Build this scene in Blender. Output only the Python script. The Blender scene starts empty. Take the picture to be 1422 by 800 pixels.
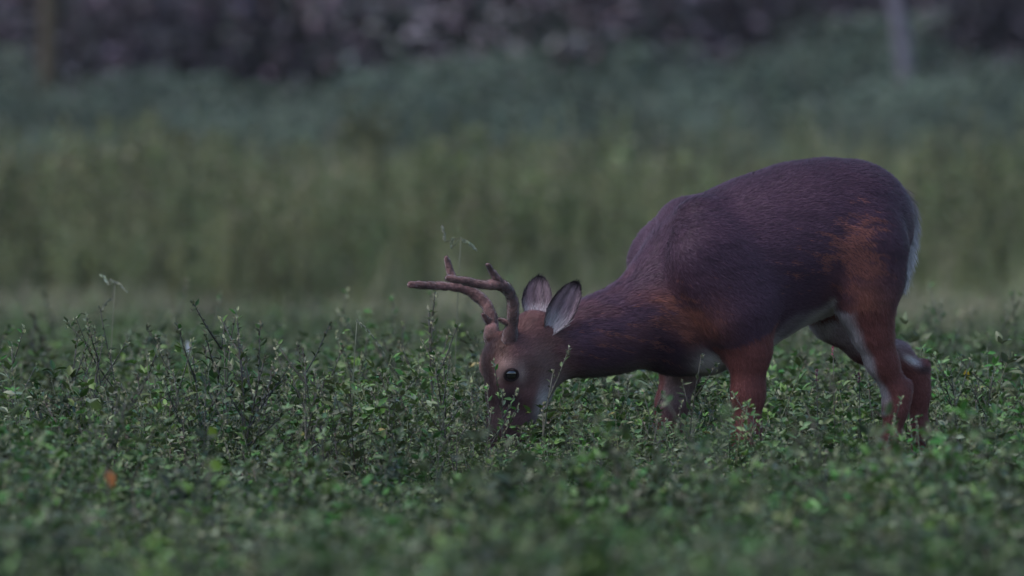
import bpy, math, random
import numpy as np
from mathutils import Vector, Matrix

random.seed(7)
RNG = np.random.default_rng(11)
SC = bpy.context.scene
COL = SC.collection

# ------------------------------------------------------------------ camera
DIST, ZC, FPX = 40.0, 1.20, 22400.0          # metres to the deer, eye height, focal length in photo pixels
PITCH = math.atan2(340.0, FPX)
cam_d = bpy.data.cameras.new('camera')
cam = bpy.data.objects.new('camera', cam_d)
COL.objects.link(cam)
cam.location = (0, -DIST, ZC)
cam.rotation_euler = (math.pi / 2 - PITCH, 0, 0)
cam_d.sensor_width = 36.0
cam_d.lens = 36.0 * FPX / 1422.0
cam_d.clip_start = 0.5
cam_d.clip_end = 3000
cam_d.dof.use_dof = True
cam_d.dof.focus_distance = DIST - 0.15
cam_d.dof.aperture_fstop = cam_d.lens / 80.0      # an 80 mm wide lens opening
cam_d.dof.aperture_blades = 0
SC.camera = cam

# ------------------------------------------------------------------ light: dusk under a soft sky
SUN_EL, SUN_AZ = math.radians(56), math.radians(240)   # azimuth measured clockwise from +Y
world = bpy.data.worlds.new('World')
SC.world = world
world.use_nodes = True
wn = world.node_tree
wn.nodes.clear()
sky = wn.nodes.new('ShaderNodeTexSky')
sky.sky_type = 'NISHITA'
sky.sun_disc = False
sky.sun_elevation = SUN_EL
sky.sun_rotation = SUN_AZ
sky.air_density = 1.0
sky.dust_density = 1.2
sky.ozone_density = 2.5
bg = wn.nodes.new('ShaderNodeBackground')
bg.inputs['Strength'].default_value = 0.070
wo = wn.nodes.new('ShaderNodeOutputWorld')
wn.links.new(sky.outputs[0], bg.inputs[0])
wn.links.new(bg.outputs[0], wo.inputs[0])
sun_d = bpy.data.lights.new('sun', 'SUN')
sun_d.energy = 0.75
sun_d.angle = math.radians(36)
sun_d.color = (1.0, 0.96, 0.96)
sun = bpy.data.objects.new('sun', sun_d)
COL.objects.link(sun)
_sd = Vector((math.sin(SUN_AZ) * math.cos(SUN_EL), math.cos(SUN_AZ) * math.cos(SUN_EL), math.sin(SUN_EL)))
sun.rotation_euler = _sd.to_track_quat('Z', 'Y').to_euler()
sun.location = (0, 0, 30)
SC.view_settings.view_transform = 'Standard'
SC.view_settings.look = 'None'
SC.view_settings.exposure = 1.76
SC.view_settings.gamma = 1.0
SC.view_settings.use_curve_mapping = False
SC.render.engine = 'CYCLES'
SC.cycles.use_denoising = True
SC.cycles.max_bounces = 6
SC.cycles.transparent_max_bounces = 4
SC.cycles.use_adaptive_sampling = False

# ------------------------------------------------------------------ helpers
CP, SP = math.cos(PITCH), math.sin(PITCH)
def ray_point(px, py, Y):
    """point of the place seen at photo pixel (px, py), at world depth Y"""
    dx, dz = px - 711.0, 400.0 - py
    d = (dx, FPX * CP + dz * SP, -FPX * SP + dz * CP)
    t = (Y + DIST) / d[1]
    return np.array((d[0] * t, Y, ZC + d[2] * t))

def tag(o, label=None, cat=None, group=None, kind=None):
    if label: o['label'] = label
    if cat: o['category'] = cat
    if group: o['group'] = group
    if kind: o['kind'] = kind
    return o

def empty(name, loc):
    o = bpy.data.objects.new(name, None)
    o.empty_display_size = 0.1
    COL.objects.link(o)
    o.location = loc
    return o

def mesh_arrays(name, V, polys, cols=None, smooth=True):
    """V (n,3); polys = list of int arrays (m,k); cols (n,3) per vertex"""
    me = bpy.data.meshes.new(name)
    V = np.asarray(V, np.float32)
    me.vertices.add(len(V))
    me.vertices.foreach_set('co', V.ravel())
    polys = [np.asarray(p, np.int32) for p in polys if len(p)]
    li = np.concatenate([p.ravel() for p in polys])
    tot = np.concatenate([np.full(len(p), p.shape[1], np.int32) for p in polys])
    st = np.concatenate([[0], np.cumsum(tot)[:-1]]).astype(np.int32)
    me.loops.add(len(li))
    me.loops.foreach_set('vertex_index', li)
    me.polygons.add(len(tot))
    me.polygons.foreach_set('loop_start', st)
    me.polygons.foreach_set('loop_total', tot)
    me.polygons.foreach_set('use_smooth', np.full(len(tot), smooth))
    me.update(calc_edges=True)
    if cols is not None:
        a = me.attributes.new('col', 'FLOAT_COLOR', 'POINT')
        c = np.ones((len(V), 4), np.float32)
        c[:, :3] = cols
        a.data.foreach_set('color', c.ravel())
    return me

def obj(name, me, mat=None, parent=None, link=True):
    o = bpy.data.objects.new(name, me)
    if mat is not None and len(me.materials) == 0:
        me.materials.append(mat)
    if link:
        COL.objects.link(o)
    if parent is not None:
        o.parent = parent
        o.matrix_parent_inverse = Matrix.Translation(-Vector(parent.location))
    return o

class MB:
    """collects quads / tris with a colour per vertex"""
    def __init__(s):
        s.v, s.c, s.q, s.t = [], [], [], []
    def add(s, verts, col, quads=(), tris=()):
        b = len(s.v)
        s.v.extend([tuple(x) for x in verts])
        col = np.asarray(col, float)
        if col.ndim == 1:
            s.c.extend([tuple(col)] * len(verts))
        else:
            s.c.extend([tuple(x) for x in col])
        s.q.extend([tuple(i + b for i in f) for f in quads])
        s.t.extend([tuple(i + b for i in f) for f in tris])
    def leaf(s, p, d, n, L, W, col, fold=0.25, droop=0.15):
        """a folded leaf blade: p base, d direction, n upper normal"""
        p = np.asarray(p, float); d = np.asarray(d, float); d = d / (np.linalg.norm(d) + 1e-9)
        sd = np.cross(d, n); sd = sd / (np.linalg.norm(sd) + 1e-9)
        n = np.cross(sd, d)
        m1 = p + d * L * 0.38 - n * L * droop * 0.2
        m2 = p + d * L * 0.72 - n * L * droop * 0.55
        tip = p + d * L - n * L * droop
        a = n * W * fold
        vs = [p, m1, m2, tip, m1 + sd * W * .5 + a, m2 + sd * W * .33 + a, m1 - sd * W * .5 + a, m2 - sd * W * .33 + a]
        s.add(vs, col, [(1, 4, 5, 2), (1, 2, 7, 6)], [(0, 4, 1), (2, 5, 3), (0, 1, 6), (2, 3, 7)])
    def tube(s, pts, rad, col, n=5, cap=True):
        pts = [np.asarray(p, float) for p in pts]
        rad = np.broadcast_to(np.asarray(rad, float), (len(pts),))
        vs, quads = [], []
        up = np.array((0.31, 0.87, 0.37))
        for i, p in enumerate(pts):
            t = pts[min(i + 1, len(pts) - 1)] - pts[max(i - 1, 0)]
            t = t / (np.linalg.norm(t) + 1e-9)
            a = np.cross(t, up); a /= np.linalg.norm(a) + 1e-9
            b = np.cross(t, a)
            for k in range(n):
                an = 2 * math.pi * k / n
                vs.append(p + (a * math.cos(an) + b * math.sin(an)) * rad[i])
        for i in range(len(pts) - 1):
            for k in range(n):
                k2 = (k + 1) % n
                quads.append((i * n + k, i * n + k2, (i + 1) * n + k2, (i + 1) * n + k))
        tris = []
        if cap:
            vs.append(pts[-1]); e = len(vs) - 1; b0 = (len(pts) - 1) * n
            tris = [(b0 + k, b0 + (k + 1) % n, e) for k in range(n)]
        if np.ndim(col) == 2:
            cc = [col[i] for i in range(len(pts)) for _ in range(n)] + ([col[-1]] if cap else [])
            col = cc
        s.add(vs, col, quads, tris)
    def ribbon(s, pts, wid, side, col):
        side = np.asarray(side, float)
        vs = []
        for p, w in zip(pts, wid):
            vs += [np.asarray(p) - side * w * .5, np.asarray(p) + side * w * .5]
        qs = [(2 * i, 2 * i + 1, 2 * i + 3, 2 * i + 2) for i in range(len(pts) - 1)]
        s.add(vs, col, qs)
    def mesh(s, name, smooth=True):
        return mesh_arrays(name, np.array(s.v), [np.array(s.q).reshape(-1, 4), np.array(s.t).reshape(-1, 3)], np.array(s.c), smooth)

def _hash(i, j, k, seed):
    h = (i * 374761393 + j * 668265263 + k * 2147483647 + seed * 144269504) & 0xffffffff
    h = ((h ^ (h >> 13)) * 1274126177) & 0xffffffff
    return ((h ^ (h >> 16)) & 0xffff) / 65535.0
def vnoise(P, scale, seed=0):
    """smooth value noise 0..1 at points P (n,3)"""
    Q = np.asarray(P, float) * scale + 100.0
    I = np.floor(Q).astype(np.int64); f = Q - I
    f = f * f * (3 - 2 * f)
    out = 0
    for a in (0, 1):
        for b in (0, 1):
            for c in (0, 1):
                w = (f[:, 0] if a else 1 - f[:, 0]) * (f[:, 1] if b else 1 - f[:, 1]) * (f[:, 2] if c else 1 - f[:, 2])
                out = out + w * _hash(I[:, 0] + a, I[:, 1] + b, I[:, 2] + c, seed)
    return out

# ------------------------------------------------------------------ materials
def new_mat(name):
    m = bpy.data.materials.new(name)
    m.use_nodes = True
    nt = m.node_tree
    nt.nodes.clear()
    out = nt.nodes.new('ShaderNodeOutputMaterial')
    return m, nt, out

def attr_mat(name, rough=0.6, spec=0.4, sheen=0.0, rand_v=0.0, rand_h=0.0, transl=0.0, noise=0.0, nscale=60.0, bump=0.0, bscale=200.0, coat=0.0):
    m, nt, out = new_mat(name)
    N, Lk = nt.nodes, nt.links
    at = N.new('ShaderNodeAttribute'); at.attribute_name = 'col'
    colour = at.outputs['Color']
    if rand_v or rand_h:
        oi = N.new('ShaderNodeObjectInfo')
        hs = N.new('ShaderNodeHueSaturation')
        mv = N.new('ShaderNodeMapRange'); mv.inputs[3].default_value = 1 - rand_v; mv.inputs[4].default_value = 1 + rand_v
        Lk.new(oi.outputs['Random'], mv.inputs[0]); Lk.new(mv.outputs[0], hs.inputs['Value'])
        mm = N.new('ShaderNodeMath'); mm.operation = 'MULTIPLY'; mm.inputs[1].default_value = 7.13
        fr = N.new('ShaderNodeMath'); fr.operation = 'FRACT'
        mh = N.new('ShaderNodeMapRange'); mh.inputs[3].default_value = 0.5 - rand_h; mh.inputs[4].default_value = 0.5 + rand_h
        Lk.new(oi.outputs['Random'], mm.inputs[0]); Lk.new(mm.outputs[0], fr.inputs[0]); Lk.new(fr.outputs[0], mh.inputs[0])
        Lk.new(mh.outputs[0], hs.inputs['Hue'])
        Lk.new(colour, hs.inputs['Color']); colour = hs.outputs[0]
    if noise:
        tc = N.new('ShaderNodeTexCoord')
        nz = N.new('ShaderNodeTexNoise'); nz.inputs['Scale'].default_value = nscale; nz.inputs['Detail'].default_value = 4
        Lk.new(tc.outputs['Object'], nz.inputs['Vector'])
        mr = N.new('ShaderNodeMapRange'); mr.inputs[1].default_value = .3; mr.inputs[2].default_value = .7
        mr.inputs[3].default_value = 1 - noise; mr.inputs[4].default_value = 1 + noise
        Lk.new(nz.outputs[0], mr.inputs[0])
        vm = N.new('ShaderNodeVectorMath'); vm.operation = 'SCALE'
        Lk.new(colour, vm.inputs[0]); Lk.new(mr.outputs[0], vm.inputs['Scale']); colour = vm.outputs[0]
    b = N.new('ShaderNodeBsdfPrincipled')
    b.inputs['Roughness'].default_value = rough
    b.inputs['Specular IOR Level'].default_value = spec
    if sheen:
        b.inputs['Sheen Weight'].default_value = sheen
        b.inputs['Sheen Roughness'].default_value = 0.5
    if coat:
        b.inputs['Coat Weight'].default_value = coat
        b.inputs['Coat Roughness'].default_value = 0.03
    Lk.new(colour, b.inputs['Base Color'])
    if bump:
        tc2 = N.new('ShaderNodeTexCoord')
        n2 = N.new('ShaderNodeTexNoise'); n2.inputs['Scale'].default_value = bscale; n2.inputs['Detail'].default_value = 3
        Lk.new(tc2.outputs['Object'], n2.inputs['Vector'])
        bp = N.new('ShaderNodeBump'); bp.inputs['Strength'].default_value = bump; bp.inputs['Distance'].default_value = 0.004
        Lk.new(n2.outputs[0], bp.inputs['Height']); Lk.new(bp.outputs[0], b.inputs['Normal'])
    sh = b.outputs[0]
    if transl:
        tr = N.new('ShaderNodeBsdfTranslucent')
        Lk.new(colour, tr.inputs['Color'])
        mx = N.new('ShaderNodeMixShader'); mx.inputs[0].default_value = transl
        Lk.new(sh, mx.inputs[1]); Lk.new(tr.outputs[0], mx.inputs[2]); sh = mx.outputs[0]
    Lk.new(sh, out.inputs['Surface'])
    return m

M_LEAF = attr_mat('leaf', rough=0.42, spec=0.32, rand_v=0.6, rand_h=0.03, transl=0.15)
M_WEED = attr_mat('weed', rough=0.6, spec=0.25, rand_v=0.55, rand_h=0.035, transl=0.2)
M_SHRUB = attr_mat('shrub_leaf', rough=0.85, spec=0.1, rand_v=0.45, rand_h=0.03, transl=0.15)
M_BARK = attr_mat('bark', rough=0.9, spec=0.2, noise=0.3, nscale=9, bump=0.6, bscale=25)
M_FUR = attr_mat('fur', rough=0.5, spec=0.18, sheen=0.04)
M_SKIN = attr_mat('hide', rough=0.8, spec=0.1, sheen=0.03)
M_VELVET = attr_mat('antler_velvet', rough=0.85, spec=0.15, sheen=0.5, noise=0.4, nscale=60, bump=1.0, bscale=170)
M_EYE = attr_mat('eye', rough=0.05, spec=0.6, coat=1.0)
M_HORN = attr_mat('hoof_horn', rough=0.45, spec=0.4)

def ground_mat():
    m, nt, out = new_mat('soil')
    N, Lk = nt.nodes, nt.links
    tc = N.new('ShaderNodeTexCoord')
    n1 = N.new('ShaderNodeTexNoise'); n1.inputs['Scale'].default_value = 0.9; n1.inputs['Detail'].default_value = 8
    n2 = N.new('ShaderNodeTexNoise'); n2.inputs['Scale'].default_value = 22; n2.inputs['Detail'].default_value = 6
    Lk.new(tc.outputs['Object'], n1.inputs['Vector']); Lk.new(tc.outputs['Object'], n2.inputs['Vector'])
    r1 = N.new('ShaderNodeValToRGB')
    r1.color_ramp.elements[0].color = (0.028, 0.024, 0.017, 1); r1.color_ramp.elements[0].position = .35
    r1.color_ramp.elements[1].color = (0.055, 0.047, 0.032, 1); r1.color_ramp.elements[1].position = .65
    Lk.new(n1.outputs[0], r1.inputs[0])
    mr = N.new('ShaderNodeMapRange'); mr.inputs[3].default_value = .55; mr.inputs[4].default_value = 1.4
    Lk.new(n2.outputs[0], mr.inputs[0])
    vm = N.new('ShaderNodeVectorMath'); vm.operation = 'SCALE'
    Lk.new(r1.outputs[0], vm.inputs[0]); Lk.new(mr.outputs[0], vm.inputs['Scale'])
    b = N.new('ShaderNodeBsdfPrincipled'); b.inputs['Roughness'].default_value = 0.95
    Lk.new(vm.outputs[0], b.inputs['Base Color'])
    bp = N.new('ShaderNodeBump'); bp.inputs['Strength'].default_value = 0.7; bp.inputs['Distance'].default_value = 0.03
    Lk.new(n2.outputs[0], bp.inputs['Height']); Lk.new(bp.outputs[0], b.inputs['Normal'])
    Lk.new(b.outputs[0], out.inputs['Surface'])
    return m

# ------------------------------------------------------------------ ground
gx = np.concatenate([[-900, -200, -60], np.linspace(-20, 20, 41), [60, 200, 900]])
gy = np.concatenate([[-700, -120, -45], np.linspace(-30, 140, 171), [200, 400, 1500]])
GX, GY = np.meshgrid(gx, gy, indexing='ij')
def ground_z(x, y):
    x = np.asarray(x, float); y = np.asarray(y, float)
    far = np.clip((y - 12) / 40, 0, 1)
    drop = -0.35 * np.clip((y - 3) / 37, 0, 1) ** 1.1 + 0.25 * np.clip((y - 70) / 60, 0, 1)   # the field falls away gently behind the deer
    return drop + 0.03 * far * np.sin(x * .8 + y * .31)
gv = np.stack([GX.ravel(), GY.ravel(), ground_z(GX, GY).ravel()], 1)
idx = np.arange(len(gv)).reshape(GX.shape)
gq = np.stack([idx[:-1, :-1], idx[1:, :-1], idx[1:, 1:], idx[:-1, 1:]], -1).reshape(-1, 4)
tag(obj('ground', mesh_arrays('ground', gv, [gq]), ground_mat()), kind='structure')

tx = np.linspace(-30, 30, 61); tt = np.linspace(31.5, 44.5, 14)
TX, TY = np.meshgrid(tx, tt, indexing='ij')
tv_ = np.stack([TX.ravel(), TY.ravel(), ground_z(TX, TY).ravel() + .03], 1)
ti_ = np.arange(len(tv_)).reshape(TX.shape)
tq_ = np.stack([ti_[:-1, :-1], ti_[1:, :-1], ti_[1:, 1:], ti_[:-1, 1:]], -1).reshape(-1, 4)
tag(obj('track', mesh_arrays('track', tv_, [tq_], np.tile((0.110, 0.105, 0.062), (len(tv_), 1))), attr_mat('dry_straw', rough=.95, spec=.1, noise=.45, nscale=3, bump=.5, bscale=20)), kind='structure')

# ------------------------------------------------------------------ instancing of uncountable plants
def scatter(name, protos, pts, rotz, tilt, scl, pick, label, cat):
    col = bpy.data.collections.new(name + '_sources')       # not linked: only a source of shapes
    for i, me in enumerate(protos):
        o = bpy.data.objects.new('%s_source_%02d' % (name, i), me)
        col.objects.link(o)
    me = bpy.data.meshes.new(name)
    me.vertices.add(len(pts))
    me.vertices.foreach_set('co', np.asarray(pts, np.float32).ravel())
    a = me.attributes.new('rot', 'FLOAT_VECTOR', 'POINT')
    ang = RNG.uniform(0, 6.283, len(pts))
    R = np.stack([tilt * np.cos(ang), tilt * np.sin(ang), rotz], 1).astype(np.float32)
    a.data.foreach_set('vector', R.ravel())
    a = me.attributes.new('scl', 'FLOAT', 'POINT'); a.data.foreach_set('value', np.asarray(scl, np.float32))
    a = me.attributes.new('pick', 'INT', 'POINT'); a.data.foreach_set('value', np.asarray(pick, np.int32))
    me.update()
    o = obj(name, me)
    ng = bpy.data.node_groups.new(name + '_scatter', 'GeometryNodeTree')
    ng.interface.new_socket('Geometry', in_out='INPUT', socket_type='NodeSocketGeometry')
    ng.interface.new_socket('Geometry', in_out='OUTPUT', socket_type='NodeSocketGeometry')
    N, Lk = ng.nodes, ng.links
    gi, go = N.new('NodeGroupInput'), N.new('NodeGroupOutput')
    ci = N.new('GeometryNodeCollectionInfo'); ci.inputs['Collection'].default_value = col
    ci.inputs['Separate Children'].default_value = True; ci.inputs['Reset Children'].default_value = True
    ip = N.new('GeometryNodeInstanceOnPoints'); ip.inputs['Pick Instance'].default_value = True
    def named(n, t):
        x = N.new('GeometryNodeInputNamedAttribute'); x.data_type = t; x.inputs['Name'].default_value = n
        return x.outputs['Attribute']
    Lk.new(gi.outputs[0], ip.inputs['Points']); Lk.new(ci.outputs[0], ip.inputs['Instance'])
    Lk.new(named('pick', 'INT'), ip.inputs['Instance Index'])
    Lk.new(named('rot', 'FLOAT_VECTOR'), ip.inputs['Rotation'])
    Lk.new(named('scl', 'FLOAT'), ip.inputs['Scale'])
    Lk.new(ip.outputs[0], go.inputs[0])
    md = o.modifiers.new('scatter', 'NODES'); md.node_group = ng
    tag(o, label, cat, kind='stuff')
    return o

def rdir(elev_lo, elev_hi, rnd=random):
    a = rnd.uniform(0, 2 * math.pi); e = rnd.uniform(elev_lo, elev_hi)
    return np.array((math.cos(a) * math.cos(e), math.sin(a) * math.cos(e), math.sin(e)))

def vary(c, k, rnd=random):
    f = 1 + rnd.uniform(-k, k)
    return np.array(c) * f * np.array((1 + rnd.uniform(-k, k) * .4, 1, 1 + rnd.uniform(-k, k) * .4))

GREENS = [(0.066, 0.108, 0.030), (0.058, 0.122, 0.023), (0.090, 0.126, 0.046), (0.074, 0.094, 0.044), (0.128, 0.148, 0.086)]

def crop_plant(seed, h=0.30, stems=6, leaf=0.020, dry=0.0):
    """leafy clover-like crop plant: thin branching stems, three leaflets at each node, pale buds at the tips"""
    r = random.Random(seed)
    mb = MB()
    for s in range(stems):
        a = r.uniform(0, 6.283); lean = r.uniform(0.05, 0.42)
        d0 = np.array((math.cos(a) * lean, math.sin(a) * lean, 1.0)); d0 /= np.linalg.norm(d0)
        hh = h * r.uniform(0.65, 1.12)
        b = np.array((math.cos(a), math.sin(a), 0)) * r.uniform(0, 0.03)
        bend = rdir(-.2, .2, r) * hh * 0.18
        P = lambda t: b + d0 * hh * t + bend * t * t
        g = GREENS[r.randrange(5)]
        isdry = r.random() < dry
        sc = vary((0.072, 0.085, 0.042) if not isdry else (0.075, 0.055, 0.045), .3, r)
        mb.tube([P(0), P(.35), P(.7), P(1)], [.0022, .0018, .0014, .0008], sc, 3)
        nodes = r.randint(12, 16)
        for k in range(nodes):
            t = 0.22 + 0.78 * (k + r.uniform(0, .5)) / nodes
            p = P(t)
            pet = rdir(0.0, 0.9, r)
            q = p + pet * leaf * r.uniform(.4, 1.1)
            if isdry and r.random() < .5:
                mb.leaf(p, rdir(.2, 1.2, r), rdir(.3, 1.5, r), leaf * r.uniform(.3, .6), leaf * .25, vary((0.11, 0.09, 0.06), .3, r))
                continue
            n0 = rdir(0.15, 1.5, r)
            for j in range(3):
                ang = (j - 1) * 1.15 + r.uniform(-.25, .25)
                hd = pet.copy(); hd[2] *= .3
                ca, sa = math.cos(ang), math.sin(ang)
                d = np.array((hd[0] * ca - hd[1] * sa, hd[0] * sa + hd[1] * ca, hd[2] + r.uniform(-.05, .85)))
                L = leaf * r.uniform(.75, 1.35) * (1.15 - .45 * t)
                cc = vary(g, .28, r)
                if r.random() < .003: cc = vary((0.15, 0.14, 0.04), .3, r)
                mb.leaf(q, d, n0 + rdir(-.3, .3, r) * .35, L, L * r.uniform(.36, .52), cc, fold=.18, droop=r.uniform(0, .35))
        # bud cluster at the tip
        for k in range(r.randint(3, 7)):
            d = rdir(.2, 1.4, r)
            p = P(1) - d0 * r.uniform(0, .022)
            mb.leaf(p, d, rdir(-.5, .8, r), r.uniform(.006, .013), r.uniform(.003, .006), vary((0.145, 0.16, 0.085), .3, r), fold=.3)
    return mb

def stalk_weed(seed, h=0.42, branches=6, dark=True):
    """upright dark-stemmed weed with short side twigs, sparse narrow leaves and small pods"""
    r = random.Random(seed)
    stem, lf = MB(), MB()
    bend = rdir(-.1, .1, r) * h * .10
    P = lambda t: np.array((0, 0, 0)) + np.array((0, 0, 1.0)) * h * t + bend * t * t
    sc = (0.050, 0.045, 0.036) if dark else (0.085, 0.080, 0.055)
    stem.tube([P(t) for t in np.linspace(0, 1, 7)], np.linspace(.0030, .0012, 7), sc, 5)
    def dress(Q, L, n):
        for k in range(n):
            t = .2 + .8 * (k + r.random() * .6) / n
            p = Q(t)
            if r.random() < .55:
                lf.leaf(p, rdir(.1, 1.1, r), rdir(.2, 1.5, r), r.uniform(.012, .028), r.uniform(.005, .010), vary(GREENS[r.randrange(5)], .3, r))
            else:
                lf.leaf(p, rdir(.5, 1.4, r), rdir(.0, 1., r), r.uniform(.006, .012), r.uniform(.003, .006), vary((0.13, 0.12, 0.075), .35, r), fold=.4)
        for k in range(7):
            lf.leaf(Q(1) - np.array((0, 0, r.uniform(0, .02))), rdir(.4, 1.5, r), rdir(-.5, 1, r), r.uniform(.007, .013), r.uniform(.004, .007), vary((0.20, 0.205, 0.12), .3, r), fold=.35)
    dress(P, h, 26)
    for b in range(branches):
        t0 = .35 + .55 * (b + r.random()) / branches
        d = rdir(.6, 1.2, r); L = h * r.uniform(.18, .34)
        p0 = P(t0)
        Q = (lambda p0, d, L: (lambda t: p0 + d * L * t + np.array((0, 0, .2)) * L * t * t))(p0, d, L)
        stem.tube([Q(0), Q(.5), Q(1)], [.0018, .0014, .0009], sc, 4)
        dress(Q, L, 11)
    return stem, lf

# ------------------------------------------------------------------ the crop the deer grazes in
CLEAR = []          # (x, y, r) kept free of plants; filled from the deer's hooves below
protos = []
for i in range(9):
    mb = crop_plant(100 + i, h=0.24 + 0.012 * i, stems=5 + i % 3, leaf=0.0200 + 0.0025 * (i % 5), dry=0.08 if i < 6 else 0.35)
    me = mb.mesh('crop_plant'); me.materials.append(M_LEAF); protos.append(me)
for i in range(3):
    mb = crop_plant(200 + i, h=0.25 + .03 * i, stems=4, leaf=0.032 + .004 * i, dry=0.0)
    me = mb.mesh('broad_plant'); me.materials.append(M_LEAF); protos.append(me)
for i in range(4):
    st, lf = stalk_weed(300 + i, h=0.30 + .03 * i, branches=5)
    for k in range(len(lf.q)): pass
    b = len(st.v)
    st.v += lf.v; st.c += lf.c
    st.q += [tuple(a + b for a in f) for f in lf.q]; st.t += [tuple(a + b for a in f) for f in lf.t]
    me = st.mesh('stalk_weed'); me.materials.append(M_LEAF); protos.append(me)

# ------------------------------------------------------------------ the deer
TH = math.radians(26)                 # the animal stands turned a little towards the viewer
CT, ST = math.cos(TH), math.sin(TH)
YOFF = -0.25
def to_world(L):
    L = np.asarray(L, float)
    return np.stack([L[..., 0] * CT - L[..., 1] * ST, L[..., 0] * ST + L[..., 1] * CT + YOFF, L[..., 2]], -1)
def to_local(W):
    W = np.asarray(W, float)
    x, y = W[..., 0], W[..., 1] - YOFF
    return np.stack([x * CT + y * ST, -x * ST + y * CT, W[..., 2]], -1)
def L(px, py, v):
    """deer-frame point (back along the spine, across, up) seen at (px, py) with offset v from the midline"""
    Y = 0.0
    for _ in range(6):
        w = ray_point(px, py, Y)
        u = (w[0] + v * ST) / CT
        Y = u * ST + v * CT + YOFF
    return np.array((u, v, w[2]))
def to_px(W):
    d = np.asarray(W, float) - np.array((0, -DIST, ZC))
    f = d[:, 1] * CP - d[:, 2] * SP
    up = d[:, 1] * SP + d[:, 2] * CP
    return 711 + FPX * d[:, 0] / f, 400 - FPX * up / f

# chains: name, blend, [(px, py, v, radius in the long plane, radius across)]
mir = lambda ch: ch
CH = {}
CH['trunk'] = (0.05, [(966, 404, 0, .170, .115), (1002, 386, 0, .198, .148), (1060, 354, 0, .189, .164), (1120, 331, 0, .183, .170), (1165, 315, 0, .158, .152), (1189, 308, 0, .142, .134)])
CH['neck'] = (0.06, [(772, 484, 0, .064, .058), (815, 471, 0, .079, .066), (860, 458, 0, .090, .076), (906, 438, 0, .118, .092)])
CH['brisket'] = (0.06, [(940, 470, 0, .085, .075), (975, 470, 0, .085, .085)])
CH['skull'] = (0.035, [(742, 466, 0, .062, .058), (709, 503, 0, .063, .060), (702, 545, 0, .041, .042), (699, 590, 0, .033, .035), (695, 618, 0, .030, .034)])
CH['jaw'] = (0.04, [(760, 502, 0, .056, .050), (737, 548, 0, .038, .036), (718, 598, 0, .025, .026), (706, 630, 0, .020, .024)])
CH['brow_n'] = (0.02, [(712, 500, -.046, .026, .018), (706, 512, -.048, .027, .018)])
CH['brow_f'] = (0.02, [(684, 498, .046, .026, .018), (680, 510, .048, .027, .018)])
CH['cheek_n'] = (0.03, [(738, 508, -.036, .040, .024), (728, 545, -.028, .030, .020)])
CH['cheek_f'] = (0.03, [(712, 508, .036, .040, .024), (706, 545, .028, .030, .020)])
CH['pedicle_n'] = (0.018, [(717, 492, -.030, .022, .020), (710, 473, -.036, .017, .017)])
CH['pedicle_f'] = (0.018, [(692, 488, .030, .022, .020), (684, 468, .036, .017, .017)])
CH['shoulder_n'] = (0.062, [(970, 307, -.058, .048, .038), (984, 360, -.122, .086, .050), (1024, 428, -.140, .090, .056)])
CH['shoulder_f'] = (0.058, [(944, 308, .066, .048, .042), (926, 362, .120, .086, .050), (946, 436, .135, .082, .056)])
CH['foreleg_n'] = (0.035, [(1026, 440, -.122, .082, .055), (1039, 485, -.125, .053, .043), (1039, 545, -.118, .037, .031), (1036, 596, -.112, .032, .029), (1034, 618, -.112, .026, .025), (1032, 690, -.112, .0175, .0175), (1030, 706, -.112, .023, .022), (1022, 724, -.112, .019, .019)])
CH['foreleg_f'] = (0.035, [(958, 455, .120, .080, .050), (946, 510, .120, .047, .040), (933, 562, .118, .036, .031), (927, 602, .115, .031, .028), (925, 620, .115, .025, .024), (921, 690, .115, .0175, .0175), (919, 706, .115, .023, .022), (911, 722, .115, .019, .019)])
CH['hip_n'] = (0.03, [(1194, 286, -.086, .072, .055), (1203, 345, -.128, .104, .066), (1203, 390, -.132, .090, .062)])
CH['hip_f'] = (0.04, [(1168, 285, .080, .085, .055), (1160, 345, .108, .118, .068), (1160, 400, .118, .098, .062)])
CH['hindleg_n'] = (0.03, [(1204, 390, -.118, .094, .062), (1203, 422, -.125, .068, .052), (1211, 460, -.125, .048, .040), (1224, 500, -.120, .037, .030), (1246, 546, -.110, .032, .025), (1243, 570, -.110, .026, .022), (1238, 606, -.110, .0205, .0195), (1228, 690, -.110, .0180, .0175), (1226, 704, -.110, .0235, .022), (1218, 721, -.110, .019, .019)])
CH['hock_n'] = (0.009, [(1247, 556, -.110, .022, .018), (1259, 534, -.110, .016, .014)])
CH['hindleg_f'] = (0.03, [(1160, 400, .118, .095, .060), (1162, 437, .122, .066, .050), (1202, 478, .120, .044, .034), (1246, 494, .115, .031, .024), (1272, 520, .110, .029, .023), (1275, 545, .110, .0255, .021), (1277, 600, .110, .0215, .0195), (1277, 682, .110, .0180, .0175), (1276, 698, .110, .0235, .022), (1268, 714, .110, .019, .019)])
CH['hock_f'] = (0.009, [(1275, 528, .110, .024, .019), (1282, 508, .110, .0190, .016)])
REGION = {'trunk': 0, 'neck': 1, 'brisket': 1, 'skull': 2, 'jaw': 2, 'brow_n': 2, 'brow_f': 2, 'cheek_n': 2, 'cheek_f': 2, 'pedicle_n': 2, 'pedicle_f': 2,
          'shoulder_n': 0, 'shoulder_f': 0, 'hip_n': 0, 'hip_f': 0, 'foreleg_n': 3, 'foreleg_f': 4, 'hindleg_n': 5, 'hock_n': 5, 'hindleg_f': 6, 'hock_f': 6}
CHL = {}
for k, (bl, pts) in CH.items():
    CHL[k] = (bl, [np.concatenate([L(a, b, c), [d, e]]) for a, b, c, d, e in pts])

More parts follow.
